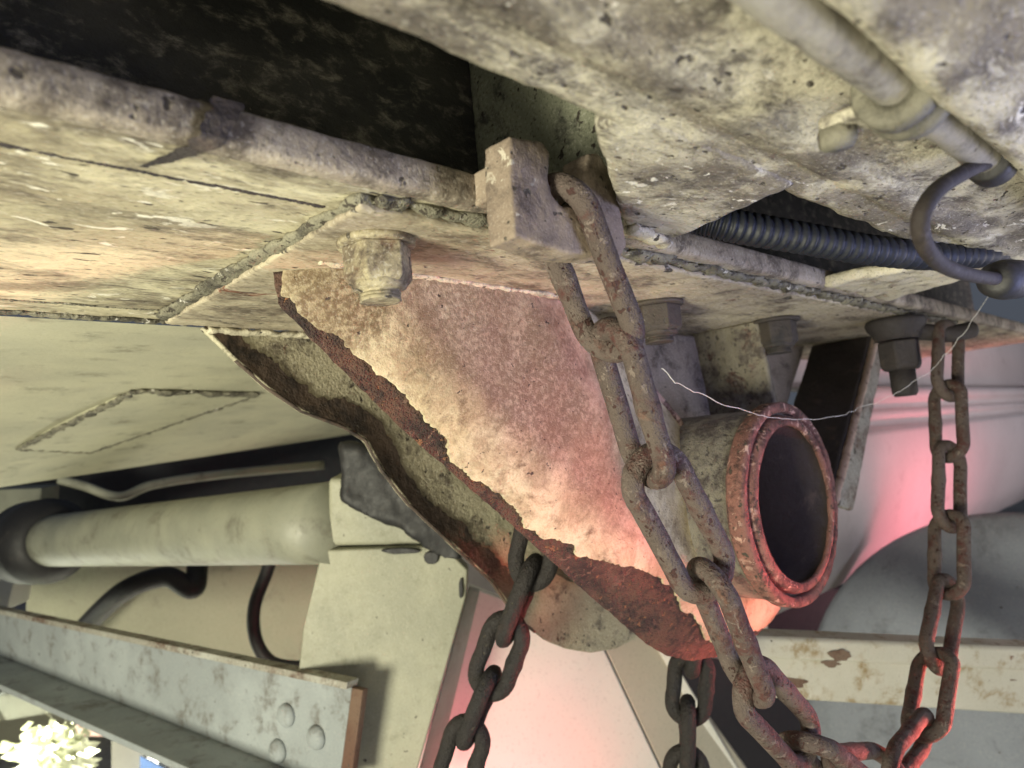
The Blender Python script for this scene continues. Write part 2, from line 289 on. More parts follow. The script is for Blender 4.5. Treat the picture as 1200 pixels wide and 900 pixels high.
# ---- belly plate: curves down behind the girder
by = [0.66, 0.72, 0.8, 0.9, 1.0, 1.1, 1.2, 1.3, 1.4, 1.5, 1.6, 1.66, 1.70]
def bellyfn(x, y, z):
    ze = 0.008 + 0.088 * max(x, 0.0); k = max(0.0, (y - 0.85) / 0.85)
    return (x, y, (H - 0.004) * (1 - k ** 1.8) + ze * k ** 1.8)
BP = thing('belly_plate', 'smooth pale underbody plate curving down behind the girder, with a welded patch', 'plate')
profile('skin', [(y, 0) for y in by], -0.25, 2.2, M['belly'], BP, nx=60, fn=bellyfn)
def onbelly(px, py):
    lo, hi = 0.66, 1.69
    for _ in range(40):
        y = (lo + hi) / 2; p = ony(px, py, y)
        if p[2] < bellyfn(p[0], y, 0)[2]: lo = y
        else: hi = y
    p = ony(px, py, y); return p - np.array([0, 0, 0.003])
q = [onbelly(*p) for p in ((22, 524), (160, 456), (300, 460), (105, 528))]
prism('patch_plate', [p_ + np.array([0, 0, -0.002]) for p_ in q], (0, 0, 0.012), M['belly'], BP, 0.002)
for a, b in ((0, 1), (1, 2), (2, 3), (3, 0)):
    bead('weld_bead', [q[a], q[b]], 0.008 if a != 1 else 0.012, M['weld'], BP, step=0.012, sq=0.35)

# ---- near girder (top right) with cross plates bridging to the main girder
NG = thing('near_girder', 'grimy cream girder overhead at upper right, nearest the camera, with a ridge along it', 'girder')
prof = [(0.20, 0.24), (0.192, 0.16), (0.187, 0.149), (0.182, H)] + [(y, H) for y in (0.175, 0.164, 0.160)] + [(0.1575, 0.1442), (0.148, 0.1440), (0.139, 0.1442), (0.1365, H), (0.125, H), (0.112, H), (0.104, 0.1480), (0.097, 0.1505), (0.089, 0.1500), (0.082, 0.142), (0.076, 0.130), (0.071, 0.1225), (0.066, 0.1205), (0.060, 0.122), (0.048, 0.128)] + [(y, 0.129 + (0.05 - y) * 0.12) for y in np.linspace(0.03, -0.25, 10)]
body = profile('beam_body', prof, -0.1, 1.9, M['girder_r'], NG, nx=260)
disp(body, 0.006, 0.035, 4)
disp(body, 0.0015, 0.008, 2)
z0 = H - 0.001
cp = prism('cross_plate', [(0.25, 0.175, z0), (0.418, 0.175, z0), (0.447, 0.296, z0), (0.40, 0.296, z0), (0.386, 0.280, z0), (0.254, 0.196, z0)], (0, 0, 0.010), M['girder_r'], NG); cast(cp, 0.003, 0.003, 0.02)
dw = prism('diaphragm', [(0.386, 0.19, 0.152), (0.392, 0.43, 0.152), (0.392, 0.43, 0.42), (0.386, 0.19, 0.42)], (0.008, 0, 0), M['olive'], NG); cast(dw, 0.003, 0.003, 0.025)
cq = prism('cross_plate', [(0.77, 0.175, z0), (0.88, 0.175, z0), (0.93, 0.30, z0), (0.745, 0.30, z0)], (0, 0, 0.012), M['weldpale'], NG); cast(cq, 0.004, 0.008, 0.02)
bead('weld_bead', [(0.385, 0.275, H - 0.003), (0.445, 0.285, H - 0.003)], 0.006, M['weldpale'], NG, step=0.008)

# ------------------------------------------------------------------ hanger bracket
BR = thing('hanger_bracket', 'big tapered cream bracket bolted under the girder, peeling to bare rust, holding a rusty tube', 'bracket')
MP = box('mounting_plate', (0.203, 0.318, 0.139), (1.27, 0.64, 0.1466), M['plate'], BR, 0)
cast(MP, 0.0035, 0.003, 0.02)
bead('weld_bead', [(0.208, 0.316, 0.1455), (0.201, 0.46, 0.1455), (0.200, 0.63, 0.1445)], 0.0085, M['weld'], BR, sq=0.4)
bead('weld_bead', [(0.210, 0.315, 0.1455), (0.5, 0.314, 0.145), (0.9, 0.314, 0.144), (1.26, 0.315, 0.143)], 0.0075, M['weld'], BR, step=0.013, jit=0.4, sq=0.45)

def dist_to(poly, p):
    a = poly[:-1]; b = poly[1:]; ab = b - a; t = np.clip(((p - a) * ab).sum(1) / (ab ** 2).sum(1), 0, 1)
    return np.min(np.linalg.norm(a + ab * t[:, None] - p, axis=1))
def pl(pts, y): return np.array([[ony(px, py, y)[0], ony(px, py, y)[2]] for px, py in pts])
TC = np.array([0.728, -0.075]); TR = 0.105
YF, YR = 0.42, 0.647
Lf = pl([(343, 290), (350, 345), (400, 400), (500, 500), (600, 590), (655, 640), (720, 700), (785, 758), (810, 773), (840, 780), (875, 773), (905, 757), (925, 738), (944, 708)], YF)
Lf[0, 1] = 0.139
Rf = np.array([(0.545, 0.139), *[tuple(q_) for q_ in pl([(722, 385), (752, 430), (790, 478)], 0.45)], (0.690, 0.012)] + [(TC[0] + 0.094 * math.cos(math.radians(a_)), TC[1] + 0.094 * math.sin(math.radians(a_))) for a_ in (125, 150, 180, 205, 230, 255, 280, 305, 330)])
Lp = pl([(346, 298), (353, 335), (388, 375), (428, 402), (455, 430), (480, 452), (502, 476), (530, 500), (556, 540), (575, 562), (598, 577), (618, 592), (640, 617), (655, 630), (668, 634), (683, 640), (692, 652), (712, 658), (735, 664), (750, 667), (765, 674), (790, 688), (798, 712), (822, 728), (838, 752), (868, 757), (893, 741), (915, 738), (925, 722), (940, 706)], YF)
Lp[0, 1] = 0.1395
crease = pl([(585, 300), (690, 460), (800, 615)], YF); cdir = crease[-1] - crease[0]; cdir /= np.linalg.norm(cdir); cn = np.array([-cdir[1], cdir[0]])
if cn[0] < 0: cn = -cn
def yfront(p):
    d = dist_to(Lf, p); e = (p - crease[0]).dot(cn)
    back = 0.030 * max(0, 1 - d / 0.060) ** 1.8
    w_ = min(1.0, max(0.0, (p[1] + 0.10) / 0.16)); w_ = w_ * w_ * (3 - 2 * w_)
    fold = 0.5 * (e + math.sqrt(e * e + 0.00006)) * 0.36 * w_
    return YF + back + fold + 0.0015 * mnoise.noise(Vector((p[0]*18, 3.1, p[1]*18)))
def sheet(name, Lc, Rc, yfn, off, m, parent, nu=120, nv=60, jag=0.0, thick=0.01):
    A = resample(Lc, nu); B = resample(Rc, nu); P = np.zeros((nu, nv, 3))
    for i in range(nu):
        a = A[i].copy()
        if jag:
            a += np.array([1, 0.6]) * jag * (1.2 * mnoise.noise(Vector((i * 0.13, 1.7, 0))) + 0.55 * mnoise.noise(Vector((i * 0.5, 5.7, 0))) + 0.25 * mnoise.noise(Vector((i * 1.9, 2.7, 0))))
        k_ = min(25, i, nu - 1 - i); sm = np.mean(A[i - k_:i + k_ + 1], axis=0) if jag else a
        for j in range(nv):
            u_ = (j / (nv - 1)) ** 1.3; p = sm + (B[i] - sm) * u_ + (a - sm) * max(0.0, 1 - u_ / 0.3); P[i, j] = (p[0], yfn(p) - off, p[1])
    v, f = grid_vf(P); o = mk(name, v, f, m, parent)
    # make the normals face the camera side (-Y) so that thickness grows away from it
    if np.mean([pn.normal.y for pn in o.data.polygons]) > 0: o.data.flip_normals()
    s = o.modifiers.new('solid', 'SOLIDIFY'); s.thickness = thick; s.offset = -1
    return o
fp = sheet('front_plate', Lf, Rf, yfront, 0.0, M['rust'], BR, thick=0.015, nu=260, nv=90); disp(fp, 0.0032, 0.009, 3)
pa = sheet('paint_layer', Lp, Rf, yfront, 0.0030, M['front'], fp, nu=420, nv=70, jag=0.0030, thick=0.0030); disp(pa, 0.0014, 0.016)
bead('weld_bead', [(0.23, YF - 0.004, 0.1385), (0.36, YF - 0.003, 0.1385), (0.5, YF + 0.002, 0.1385)], 0.0045, M['weldpale'], BR)
# pale worn right edge of the folded front plate
re = [np.array([p[0], yfront(p) - 0.003, p[1]]) for p in resample(Rf[1:5], 24)]
we = tube('worn_edge', re, 0.0042, mat('flaked pink edge', (0.60, 0.42, 0.35), (0.45, 0.28, 0.22), (0.12, 0.06, 0.05), 0.46, 0.56, s=2, bump=0.8), BR, 8); disp(we, 0.003, 0.012)

Lr = pl([(233, 372), (247, 397), (270, 420), (310, 455), (350, 482), (398, 500), (425, 516), (445, 552), (475, 590), (520, 632), (575, 682), (605, 722), (640, 750), (665, 761), (692, 765), (722, 760), (745, 748), (760, 732), (775, 700)], YR)
Lr[0, 1] = 0.139
Rr = np.array([(0.62, 0.139), (0.66, 0.05), (0.70, -0.02), (0.728, -0.06), (0.735, -0.075), (0.75, -0.08), (0.80, -0.09), (0.86, -0.10)])
def yrear(p):
    d = dist_to(Lr, p); return YR - 0.007 * max(0, 1 - d / 0.05) ** 2 * min(1, max(0, (p[1] + 0.2) / 0.1))
rp = sheet('rear_plate', Lr, Rr, yrear, 0.0, M['rear'], BR, thick=0.005); disp(rp, 0.002, 0.02)
# dark brown band along the curved lip of the rear plate
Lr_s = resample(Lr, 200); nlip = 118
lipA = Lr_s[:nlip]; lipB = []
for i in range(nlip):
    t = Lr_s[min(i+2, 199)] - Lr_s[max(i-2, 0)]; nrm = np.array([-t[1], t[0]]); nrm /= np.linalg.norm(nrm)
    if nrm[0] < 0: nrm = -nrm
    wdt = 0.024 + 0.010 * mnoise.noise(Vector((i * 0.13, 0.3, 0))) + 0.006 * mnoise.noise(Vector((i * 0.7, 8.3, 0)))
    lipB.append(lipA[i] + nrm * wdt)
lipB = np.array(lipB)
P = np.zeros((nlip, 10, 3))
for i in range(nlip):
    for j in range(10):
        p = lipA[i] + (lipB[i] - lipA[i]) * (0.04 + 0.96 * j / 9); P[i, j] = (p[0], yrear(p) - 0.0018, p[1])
lp = mk('dark_lip_band', *grid_vf(P), M['lip'], rp); disp(lp, 0.0014, 0.01)
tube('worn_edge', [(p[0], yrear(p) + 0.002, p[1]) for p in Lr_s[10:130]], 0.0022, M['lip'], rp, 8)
bead('weld_bead', [(0.24, YR - 0.006, 0.137), (0.40, YR - 0.006, 0.137)], 0.006, M['weldpale'], BR, step=0.010)

wp = prism('web_plate', [(0.50, 0.505, 0.139), (1.16, 0.505, 0.139), (1.05, 0.505, 0.02), (0.93, 0.505, -0.10)] + [(TC[0] + 0.096 * math.cos(math.radians(a_)), 0.505, TC[1] + 0.096 * math.sin(math.radians(a_))) for a_ in (-10, 20, 45, 70, 90, 110, 135, 160, 185)] + [(0.60, 0.505, -0.05)], (0, 0.01, 0), M['webgrey'], BR); cast(wp, 0.005, 0.002, 0.03)
r1 = prism('rib', [(0.822, 0.415, 0.139), (0.846, 0.415, 0.02), (0.846, 0.51, 0.0), (0.822, 0.51, 0.139)], (0.011, 0, 0), M['moss'], BR); cast(r1, 0.0025, 0.003, 0.02)
r2 = prism('rib', [(1.19, 0.415, 0.139), (0.955, 0.415, -0.10), (0.955, 0.51, -0.10), (1.19, 0.51, 0.139)], (0.012, 0, 0), M['darksteel'], BR); cast(r2, 0.003, 0.003, 0.02)
r3 = prism('edge_strip', [(1.20, 0.413, 0.139), (1.262, 0.413, 0.139), (1.03, 0.413, -0.12), (0.966, 0.413, -0.10)], (0, 0.010, 0), M['edgepale'], BR); cast(r3, 0.003, 0.003, 0.02)
M['peach'] = mat('chipped pale edge', (0.62, 0.48, 0.40), (0.5, 0.36, 0.29), (0.16, 0.09, 0.07), 0.52, 0.62, s=2, bump=0.8)
we = tube('worn_edge', resample([(1.203, 0.412, 0.135), (1.08, 0.412, 0.012), (0.968, 0.412, -0.10)], 60), 0.006, M['peach'], BR, 10); disp(we, 0.004, 0.012)

# ---- tube with end rings
cT = (TC[0], 0.0, TC[1])
tb = lathe('tube', cT, (0, 1, 0), [(0.36, 0.086), (0.36, 0.101), (0.66, 0.101), (0.66, 0.086)], M['moss'], BR, 80)
disp(tb, 0.004, 0.02)
e1 = lathe('end_ring', cT, (0, 1, 0), [(0.353, 0.0955), (0.3505, 0.0975), (0.3505, 0.1045), (0.353, 0.1065), (0.366, 0.1065), (0.370, 0.104), (0.370, 0.0955)], M['ring'], tb, 96); disp(e1, 0.0022, 0.015)
e2 = lathe('inner_ring', cT, (0, 1, 0), [(0.3505, 0.0805), (0.3475, 0.0815), (0.3465, 0.086), (0.349, 0.0910), (0.36, 0.0935), (0.372, 0.0935), (0.372, 0.0830), (0.353, 0.0825)], M['ring'], tb, 96); disp(e2, 0.0018, 0.012)
bo = lathe('bore', cT, (0, 1, 0), [(0.3515, 0.0820), (0.5, 0.080), (0.62, 0.080), (0.622, 0.001), (0.63, 0.001), (0.63, 0.085), (0.3515, 0.085)], M['bore'], tb, 64)

# ---- bolts
def hexbolt(p, r, h, m, rot=0.2, flange=1.13, stub=0.010):
    x, y, z = p; e = bpy.data.objects.new('bolt', None); C.objects.link(e); e.parent = BR
    wsh = lathe('washer', (x, y, z), (0, 0, -1), [(0, 0.001), (0, r * flange), (0.003, r * flange), (0.004, r * flange * 0.97), (0.004, 0.001)], m, e, 40)
    n = lathe('nut', (x, y, z - 0.004), (0, 0, -1), [(0, r), (h * 0.85, r), (h, r * 0.86)], m, e, 6, close=False, phase=rot); bevel(n, 0.0012, 3, 25)
    prof = [(h * 0.9, r * 0.80), (h + 0.002, r * 0.78), (h + 0.004, r * 0.62)]
    k = h + 0.004
    while k < h + stub: prof += [(k, r * 0.60), (k + 0.001, r * 0.55), (k + 0.002, r * 0.60)]; k += 0.002
    lathe('shank', (x, y, z - 0.004), (0, 0, -1), prof + [(k, r * 0.52)], m, e, 32, close=False)
    return e
b1 = onz(441, 283, 0.139); hexbolt((b1[0], b1[1], 0.139), 0.0215, 0.024, M['nut'], 0.9)
b2 = onz(790, 350, 0.139); hexbolt((b2[0], 0.405, 0.139), 0.024, 0.026, M['nutdark'], 0.5, 1.15)
b3 = onz(913, 374, 0.139); hexbolt((b3[0], 0.405, 0.139), 0.026, 0.028, M['nutdark'], 0.35, 1.15)

# ------------------------------------------------------------------ slotted hook plate
HK = thing('chain_hook_plate', 'thick slotted steel plate welded to the girder edge, a chain link hooked in its slot', 'hook plate')
y0 = 0.258
pts = [(0.258, 0.1145), (0.300, 0.111), (0.350, 0.116), (0.356, 0.124), (0.353, 0.150), (0.347, 0.170), (0.338, 0.179), (0.327, 0.177), (0.321, 0.162), (0.318, 0.150), (0.310, 0.141), (0.299, 0.138), (0.291, 0.144), (0.289, 0.153), (0.292, 0.162), (0.293, 0.169), (0.288, 0.1745), (0.261, 0.171), (0.259, 0.15)]
hp = prism('slotted_plate', [(x, y0, z) for x, z in pts], (0, 0.021, 0), M['hook'], HK, 0); cast(hp, 0.0014, 0.0016, 0.012)
sp_ = box('spacer', (0.268, 0.279, 0.146), (0.286, 0.300, 0.166), M['hook'], HK, 0.002)

# ------------------------------------------------------------------ chains
WR, RC, PI_ = 0.0074, 0.0192, 0.088
def link_mesh(pin, wr, rc, m):
    half = pin / 2 + wr - rc; path = []
    for k in range(15): a = -math.pi / 2 + math.pi * k / 14; path.append((half + rc * math.cos(a), rc * math.sin(a)))
    for k in range(1, 6): path.append((half - 2 * half * k / 6, rc * (1 - 0.03 * math.sin(math.pi * k / 6))))
    for k in range(15): a = math.pi / 2 + math.pi * k / 14; path.append((-half + rc * math.cos(a), rc * math.sin(a)))
    for k in range(1, 6): path.append((-half + 2 * half * k / 6, -rc * (1 - 0.03 * math.sin(math.pi * k / 6))))
    n = len(path); seg = 14; v = []; f = []
    for i in range(n):
        a = np.array(path[(i+1) % n]) - np.array(path[i-1]); a /= np.linalg.norm(a); nr = np.array([a[1], -a[0]]); p = np.array(path[i])
        for k in range(seg):
            g_ = 2 * math.pi * k / seg
            r_ = wr * (1 + 0.07 * mnoise.noise(Vector((p[0]*90, p[1]*90, k * 0.9))) + (0.13 * math.exp(-(p[0] / 0.006) ** 2) if p[1] > 0 else 0))
            q_ = p + nr * r_ * math.cos(g_); v.append((q_[0], q_[1], r_ * math.sin(g_)))
    for i in range(n):
        for k in range(seg): f.append((i*seg+k, i*seg+(k+1) % seg, ((i+1) % n)*seg+(k+1) % seg, ((i+1) % n)*seg+k))
    me = bpy.data.meshes.new('link'); me.from_pydata([tuple(map(float, q)) for q in v], [], f)
    b = bmesh.new(); b.from_mesh(me); bmesh.ops.recalc_face_normals(b, faces=b.faces); b.to_mesh(me); b.free()
    me.polygons.foreach_set('use_smooth', [True] * len(me.polygons)); me.materials.append(m); return me
def chain(name, label, J, lats, me, group=None, pin=PI_):
    T = thing(name, label, 'chain', group)
    for i in range(len(J) - 1):
        a, b = np.array(J[i]), np.array(J[i+1]); t = b - a; ln = np.linalg.norm(t); t /= ln
        l = np.array(lats[i % len(lats)], float); l = l - t * l.dot(t); l /= np.linalg.norm(l); n = np.cross(t, l)
        c = (a + b) / 2; o = bpy.data.objects.new('link', me); C.objects.link(o); o.parent = T
        k = min(max(ln / pin, 0.8), 1.25); t = t * k
        o.matrix_world = Matrix([[t[r], l[r], n[r], c[r]] for r in range(3)] + [[0, 0, 0, 1]])
        o.matrix_parent_inverse = Matrix.Identity(4)
    return T
lm = link_mesh(PI_, WR, RC, M['chain']); fw_ = R @ np.array([0, 0, 1.0])
jp = [(718, 398), (762, 548), (830, 678), (880, 803), (942, 872), (988, 908), (1046, 902), (1083, 855), (1097, 772), (1112, 690), (1112, 610), (1113, 530), (1110, 457), (1112, 388)]
J = [np.array([0.306, 0.2685, 0.140 + WR])] + [ony(px, py, 0.274 if i == 0 else 0.28) for i, (px, py) in enumerate(jp)]
lat = []
for i in range(len(J) - 1):
    t_ = J[i+1] - J[i]; t_ /= np.linalg.norm(t_); vw = (J[i] + J[i+1]) / 2; vw = vw / np.linalg.norm(vw); pp = np.cross(t_, vw); pp /= np.linalg.norm(pp); qq = np.cross(pp, t_)
    an = math.radians((-52 if i % 2 else 38) if i >= 8 else (-64 if i % 2 else 26) + random.uniform(-5, 5))
    lat.append(np.array([0.05, 1, 0]) if i == 0 else math.cos(an) * pp + math.sin(an) * qq)
chain('chain', 'long rust brown chain looping from the slotted plate past the tube to the right', J, lat, lm)
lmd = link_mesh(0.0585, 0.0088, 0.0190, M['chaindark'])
J2 = [dep(651, 528, 0.73), dep(638, 592, 0.74), dep(622, 670, 0.75), dep(596, 737, 0.76), dep(573, 800, 0.77), dep(550, 858, 0.78), dep(531, 918, 0.79)]
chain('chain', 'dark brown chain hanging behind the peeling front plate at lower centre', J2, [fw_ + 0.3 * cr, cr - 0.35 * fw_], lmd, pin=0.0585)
J3 = [dep(818, 715, 0.84), dep(811, 776, 0.84), dep(806, 834, 0.84), dep(805, 890, 0.85), dep(800, 950, 0.85)]
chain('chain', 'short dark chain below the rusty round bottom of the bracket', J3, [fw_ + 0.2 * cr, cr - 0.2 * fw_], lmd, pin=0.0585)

# hanger bolt that carries the right end of the front chain
HB = thing('chain_hanger_bolt', 'dark rusty eye bolt under the girder carrying the right end of the chain', 'bolt')
hb = ony(1052, 400, 0.33); ex = J[-1]
lathe('washer', hb + np.array([0, 0, 0.03]), (0, 0, -1), [(0, 0.001), (0, 0.036), (0.005, 0.038), (0.012, 0.036), (0.020, 0.030), (0.028, 0.028), (0.028, 0.001)], M['darksteel'], HB, 40)
n_ = lathe('nut', hb, (0, 0, -1), [(0, 0.027), (0.034, 0.027), (0.040, 0.023)], M['darksteel'], HB, 6, close=False, phase=0.4); bevel(n_, 0.003, 2, 25)
lathe('shank', hb + np.array([0, 0, -0.04]), (0, 0, -1), [(0, 0.016), (0.03, 0.016), (0.035, 0.013)], M['darksteel'], HB, 24, close=False)
tube('eye_bar', smooth_path([hb + np.array([0, 0, 0.012]), (hb + ex) / 2 + np.array([0, 0, 0.006]), ex + np.array([0, 0, -0.004]), ex + np.array([0.03, -0.02, 0.0])]), 0.0115, M['darksteel'], HB)
lathe('stem', hb + np.array([0, 0, 0.03]), (0, 0, 1), [(0, 0.018), (0.09, 0.018)], M['darksteel'], HB, 20, close=False)

# ------------------------------------------------------------------ pipe, hose, conduit on the near girder
PP = thing('pipe', 'thin painted pipe clamped along the near girder, under its ridge', 'pipe')
pa0 = onz(850, -40, 0.134); pc = onz(1052, 112, 0.134); pe = onz(1163, 190, 0.134)
py_ = (pc[1] + pe[1]) / 2
tube('pipe_run', smooth_path([(pa0[0] - 0.15, py_ + 0.004, 0.136), (pa0[0], py_ + 0.002, 0.134), (pc[0], py_, 0.134), (pe[0], py_ - 0.001, 0.134)], 20), lambda t: 0.0080, M['pipe'], PP, 24)
disp(PP.children[-1], 0.002, 0.015)
cl = lathe('clamp', (pc[0], py_, 0.134), (1, 0, 0), [(-0.013, 0.008), (-0.013, 0.0150), (-0.011, 0.0168), (-0.003, 0.0165), (-0.001, 0.0145), (0.001, 0.0145), (0.003, 0.0175), (0.010, 0.0175), (0.013, 0.0150), (0.013, 0.008)], M['clampm'], PP, 36); disp(cl, 0.002, 0.01)
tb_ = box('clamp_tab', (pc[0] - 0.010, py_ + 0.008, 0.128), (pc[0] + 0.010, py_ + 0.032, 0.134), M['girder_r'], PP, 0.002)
lathe('clamp_bolt', (pc[0] - 0.002, py_ + 0.027, 0.129), (0, 0, -1), [(0, 0.0085), (0.006, 0.0085), (0.008, 0.007)], M['clampm'], PP, 6, close=False); bevel(PP.children[-1], 0.001)
hs = [onz(1160, 188, 0.132), ony(1128, 203, 0.088), ony(1095, 226, 0.09), ony(1078, 262, 0.095), ony(1092, 300, 0.10), ony(1128, 320, 0.104), ony(1185, 328, 0.104), ony(1240, 326, 0.104)]
HO = thing('hose', 'thin black hose curling from the pipe end into a dark connector', 'hose')
tube('hose_run', smooth_path(hs, 14), 0.0040, mat('dusty brown hose', (0.03, 0.022, 0.02), (0.02, 0.016, 0.015), (0.075, 0.06, 0.05), 0.5, 0.7, s=2, bump=0.4, fleck=0.1), HO, 18)
lathe('connector', ony(1172, 328, 0.104), hs[-1] - hs[-2], [(-0.012, 0.006), (-0.01, 0.011), (0.012, 0.013), (0.05, 0.013)], M['rubber'], HO, 24, close=False)
lathe('collar', onz(1160, 190, 0.133), (1, 0, 0), [(-0.008, 0.0105), (-0.006, 0.012), (0.008, 0.012), (0.01, 0.0105)], M['rubber'], HO, 24, close=False)
cp_ = smooth_path([ony(815, 255, 0.27), ony(860, 265, 0.25), ony(940, 279, 0.225), ony(1020, 293, 0.20), ony(1100, 300, 0.175), ony(1170, 296, 0.155), ony(1260, 285, 0.14)], 60)
cd = mk('corrugated_conduit', *tube_vf(cp_, lambda t: 0.0115 + 0.0011 * math.copysign(abs(math.sin(t * math.pi * 95)) ** 0.6, math.sin(t * math.pi * 95)), 24), M['conduit'])
tag(cd, 'dark blue corrugated conduit running through the gap between the two girders', 'conduit')
th = smooth_path([ony(775, 432, 0.36), ony(800, 452, 0.35), ony(850, 474, 0.34), ony(905, 489, 0.335), ony(960, 491, 0.33), ony(1010, 478, 0.32), ony(1060, 455, 0.285), ony(1100, 425, 0.26), ony(1130, 388, 0.235), ony(1162, 342, 0.21), ony(1172, 330, 0.205)], 10)
th = [p + np.array([0.001, 0.001, 0.0035]) * (mnoise.noise(Vector((i * 0.23, 0, 0))) + 0.5 * mnoise.noise(Vector((i * 0.8, 3, 0)))) for i, p in enumerate(th)]
tag(tube('thread', th, 0.00032, M['thread'], None, 8), 'thin pale thread sagging across the front of the rusty tube', 'thread')

# ------------------------------------------------------------------ background
fw = R @ np.array([0, 0, 1.0])
def slab(name, pxd, thick, m, parent=None, bw=0.003):
    return prism(name, [dep(*p) for p in pxd], fw * thick, m, parent, bw)
# axle tube
AX = thing('axle_tube', 'pale grey round axle tube lying behind the bracket at left', 'tube')
aa, ab = dep(55, 634, 1.68), dep(395, 612, 1.02)
ax = ab - aa
tube('barrel', [aa + ax * t for t in np.linspace(0, 1, 12)], 0.059, M['axle'], AX, 48)
lathe('seal', aa, ax, [(-0.10, 0.02), (-0.1, 0.10), (0.01, 0.10), (0.03, 0.085), (0.05, 0.07), (0.05, 0.058)], M['rubber'], AX, 40, close=False)
# support post
PO = thing('support_post', 'flat pale green post behind the bracket, under the axle tube end', 'post')
slab('face_plate', [(377, 645, 1.0), (520, 640, 1.0), (548, 668, 1.0), (546, 700, 1.0), (480, 935, 0.98), (392, 935, 0.98), (416, 806, 0.98), (348, 796, 0.98), (356, 735, 1.0)], 0.03, M['greenish'], PO)
slab('side_plate', [(549, 690, 1.01), (562, 694, 1.06), (505, 935, 1.05), (482, 935, 0.99)], 0.02, M['axle'], PO)
slab('cap_block', [(384, 560, 1.01), (520, 560, 1.01), (520, 639, 1.01), (384, 641, 1.01)], 0.10, M['greenish'], PO, 0.008)
# black grease caked on the post head
gl = slab('grease_lump', [(398, 520, 0.96), (560, 540, 0.96), (540, 660, 0.96), (508, 655, 0.96), (470, 618, 0.96), (428, 605, 0.96), (400, 588, 0.96)], 0.05, M['rubber'], PO, 0); cast(gl, 0.006, 0.02, 0.05)
for gx, gy, gw, gh in ((470, 646, 46, 7), (505, 654, 18, 16), (540, 690, 5, 24)):
    pl_ = [dep(gx + gw * 0.5 * math.cos(2*math.pi*k/16) * (1 + 0.3 * mnoise.noise(Vector((k * 0.9, gx, 0)))), gy + gh * 0.5 * math.sin(2*math.pi*k/16) * (1 + 0.4 * mnoise.noise(Vector((k * 0.9, gy, 3)))), 0.994) for k in range(16)]
    prism('grease_drip', pl_, fw * 0.008, M['rubber'], PO, 0.002)
# channel beam
CB = thing('channel_beam', 'blue grey steel channel with rusted edges at lower left', 'beam')
A0, A1 = dep(-60, 705, 1.62), dep(412, 806, 0.93); B0_, B1_ = dep(-60, 745, 1.62), dep(396, 925, 0.93)
dn = (B1_ - A1); dirc = A1 - A0
ndir = np.cross(dirc, dn); ndir /= np.linalg.norm(ndir)
if ndir.dot(fw) < 0: ndir = -ndir
prism('web', [A0, A1, B1_, B0_], ndir * 0.012, M['bluegrey'], CB)
up = -dn / np.linalg.norm(dn)
prism('flange', [A0 - ndir * 0.010, A1 - ndir * 0.010, A1 + ndir * 0.012, A0 + ndir * 0.012], up * 0.010, M['edgepale'], CB)
prism('flange', [B0_ - ndir * 0.075, B1_ - ndir * 0.075, B1_ + ndir * 0.012, B0_ + ndir * 0.012], -up * 0.010, M['bluegrey'], CB)
prism('end_edge', [A1, A1 + dirc / np.linalg.norm(dirc) * 0.02, B1_ + dirc / np.linalg.norm(dirc) * 0.02, B1_], ndir * 0.011, M['rustedge'], CB)
for px, py in ((336, 838), (371, 864), (326, 880)):
    r_ = ray(px, py); d_ = (A1 - ndir * 0.001).dot(ndir) / r_.dot(ndir)
    lathe('rivet', r_ * d_, -ndir, [(-0.002, 0.0165), (0.003, 0.0155), (0.0075, 0.0115), (0.009, 0.006)], M['bluegrey'], CB, 24, close=False)
# panel behind with two hoses
slab('back_panel', [(30, 610, 2.0), (420, 600, 2.0), (420, 850, 2.0), (30, 760, 2.0)], 0.03, M['panel'])
tag(bpy.data.objects['back_panel'], 'flat dim olive panel behind the axle tube and channel', 'panel')
tag(tube('rubber_hose', smooth_path([dep(70, 770, 1.9), dep(112, 722, 1.85), dep(150, 690, 1.8), (dep(195, 676, 1.8)), dep(226, 690, 1.8), dep(232, 660, 1.85)], 10), 0.026, M['rubber']), 'thick dark hose arching below the left end of the axle tube', 'hose')
tag(tube('rubber_hose', smooth_path([dep(322, 640, 1.5), dep(312, 672, 1.5), dep(298, 712, 1.5), dep(300, 750, 1.5), dep(318, 776, 1.5), dep(352, 782, 1.5), dep(380, 778, 1.5)], 10), 0.0135, M['rubber']), 'thin dark hose bent in a loop beside the pale green post', 'hose')
# dark bearer above the axle
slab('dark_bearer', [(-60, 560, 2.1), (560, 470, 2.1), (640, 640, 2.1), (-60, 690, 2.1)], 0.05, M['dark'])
tag(bpy.data.objects['dark_bearer'], 'bearer coloured shadow black, between the underbody plate and the axle tube', 'beam')
tag(tube('cable', smooth_path([dep(70, 562, 1.7), dep(100, 570, 1.7), (dep(140, 582, 1.7)), dep(180, 568, 1.72), dep(260, 556, 1.75), dep(380, 545, 1.8)], 10), 0.011, M['axle']), 'slack grey cable draped above the axle tube', 'cable')
lb = slab('pale_block', [(-40, 575, 1.9), (48, 572, 1.9), (46, 604, 1.9), (-40, 622, 1.9)], 0.08, M['axle']); tag(lb, 'small pale block at the far left under the underbody plate', 'block')
lb = slab('light_post', [(-30, 625, 1.8), (30, 625, 1.8), (8, 715, 1.75), (-30, 715, 1.75)], 0.08, M['white']); tag(lb, 'bright white post end at the left edge beside the black seal', 'post')
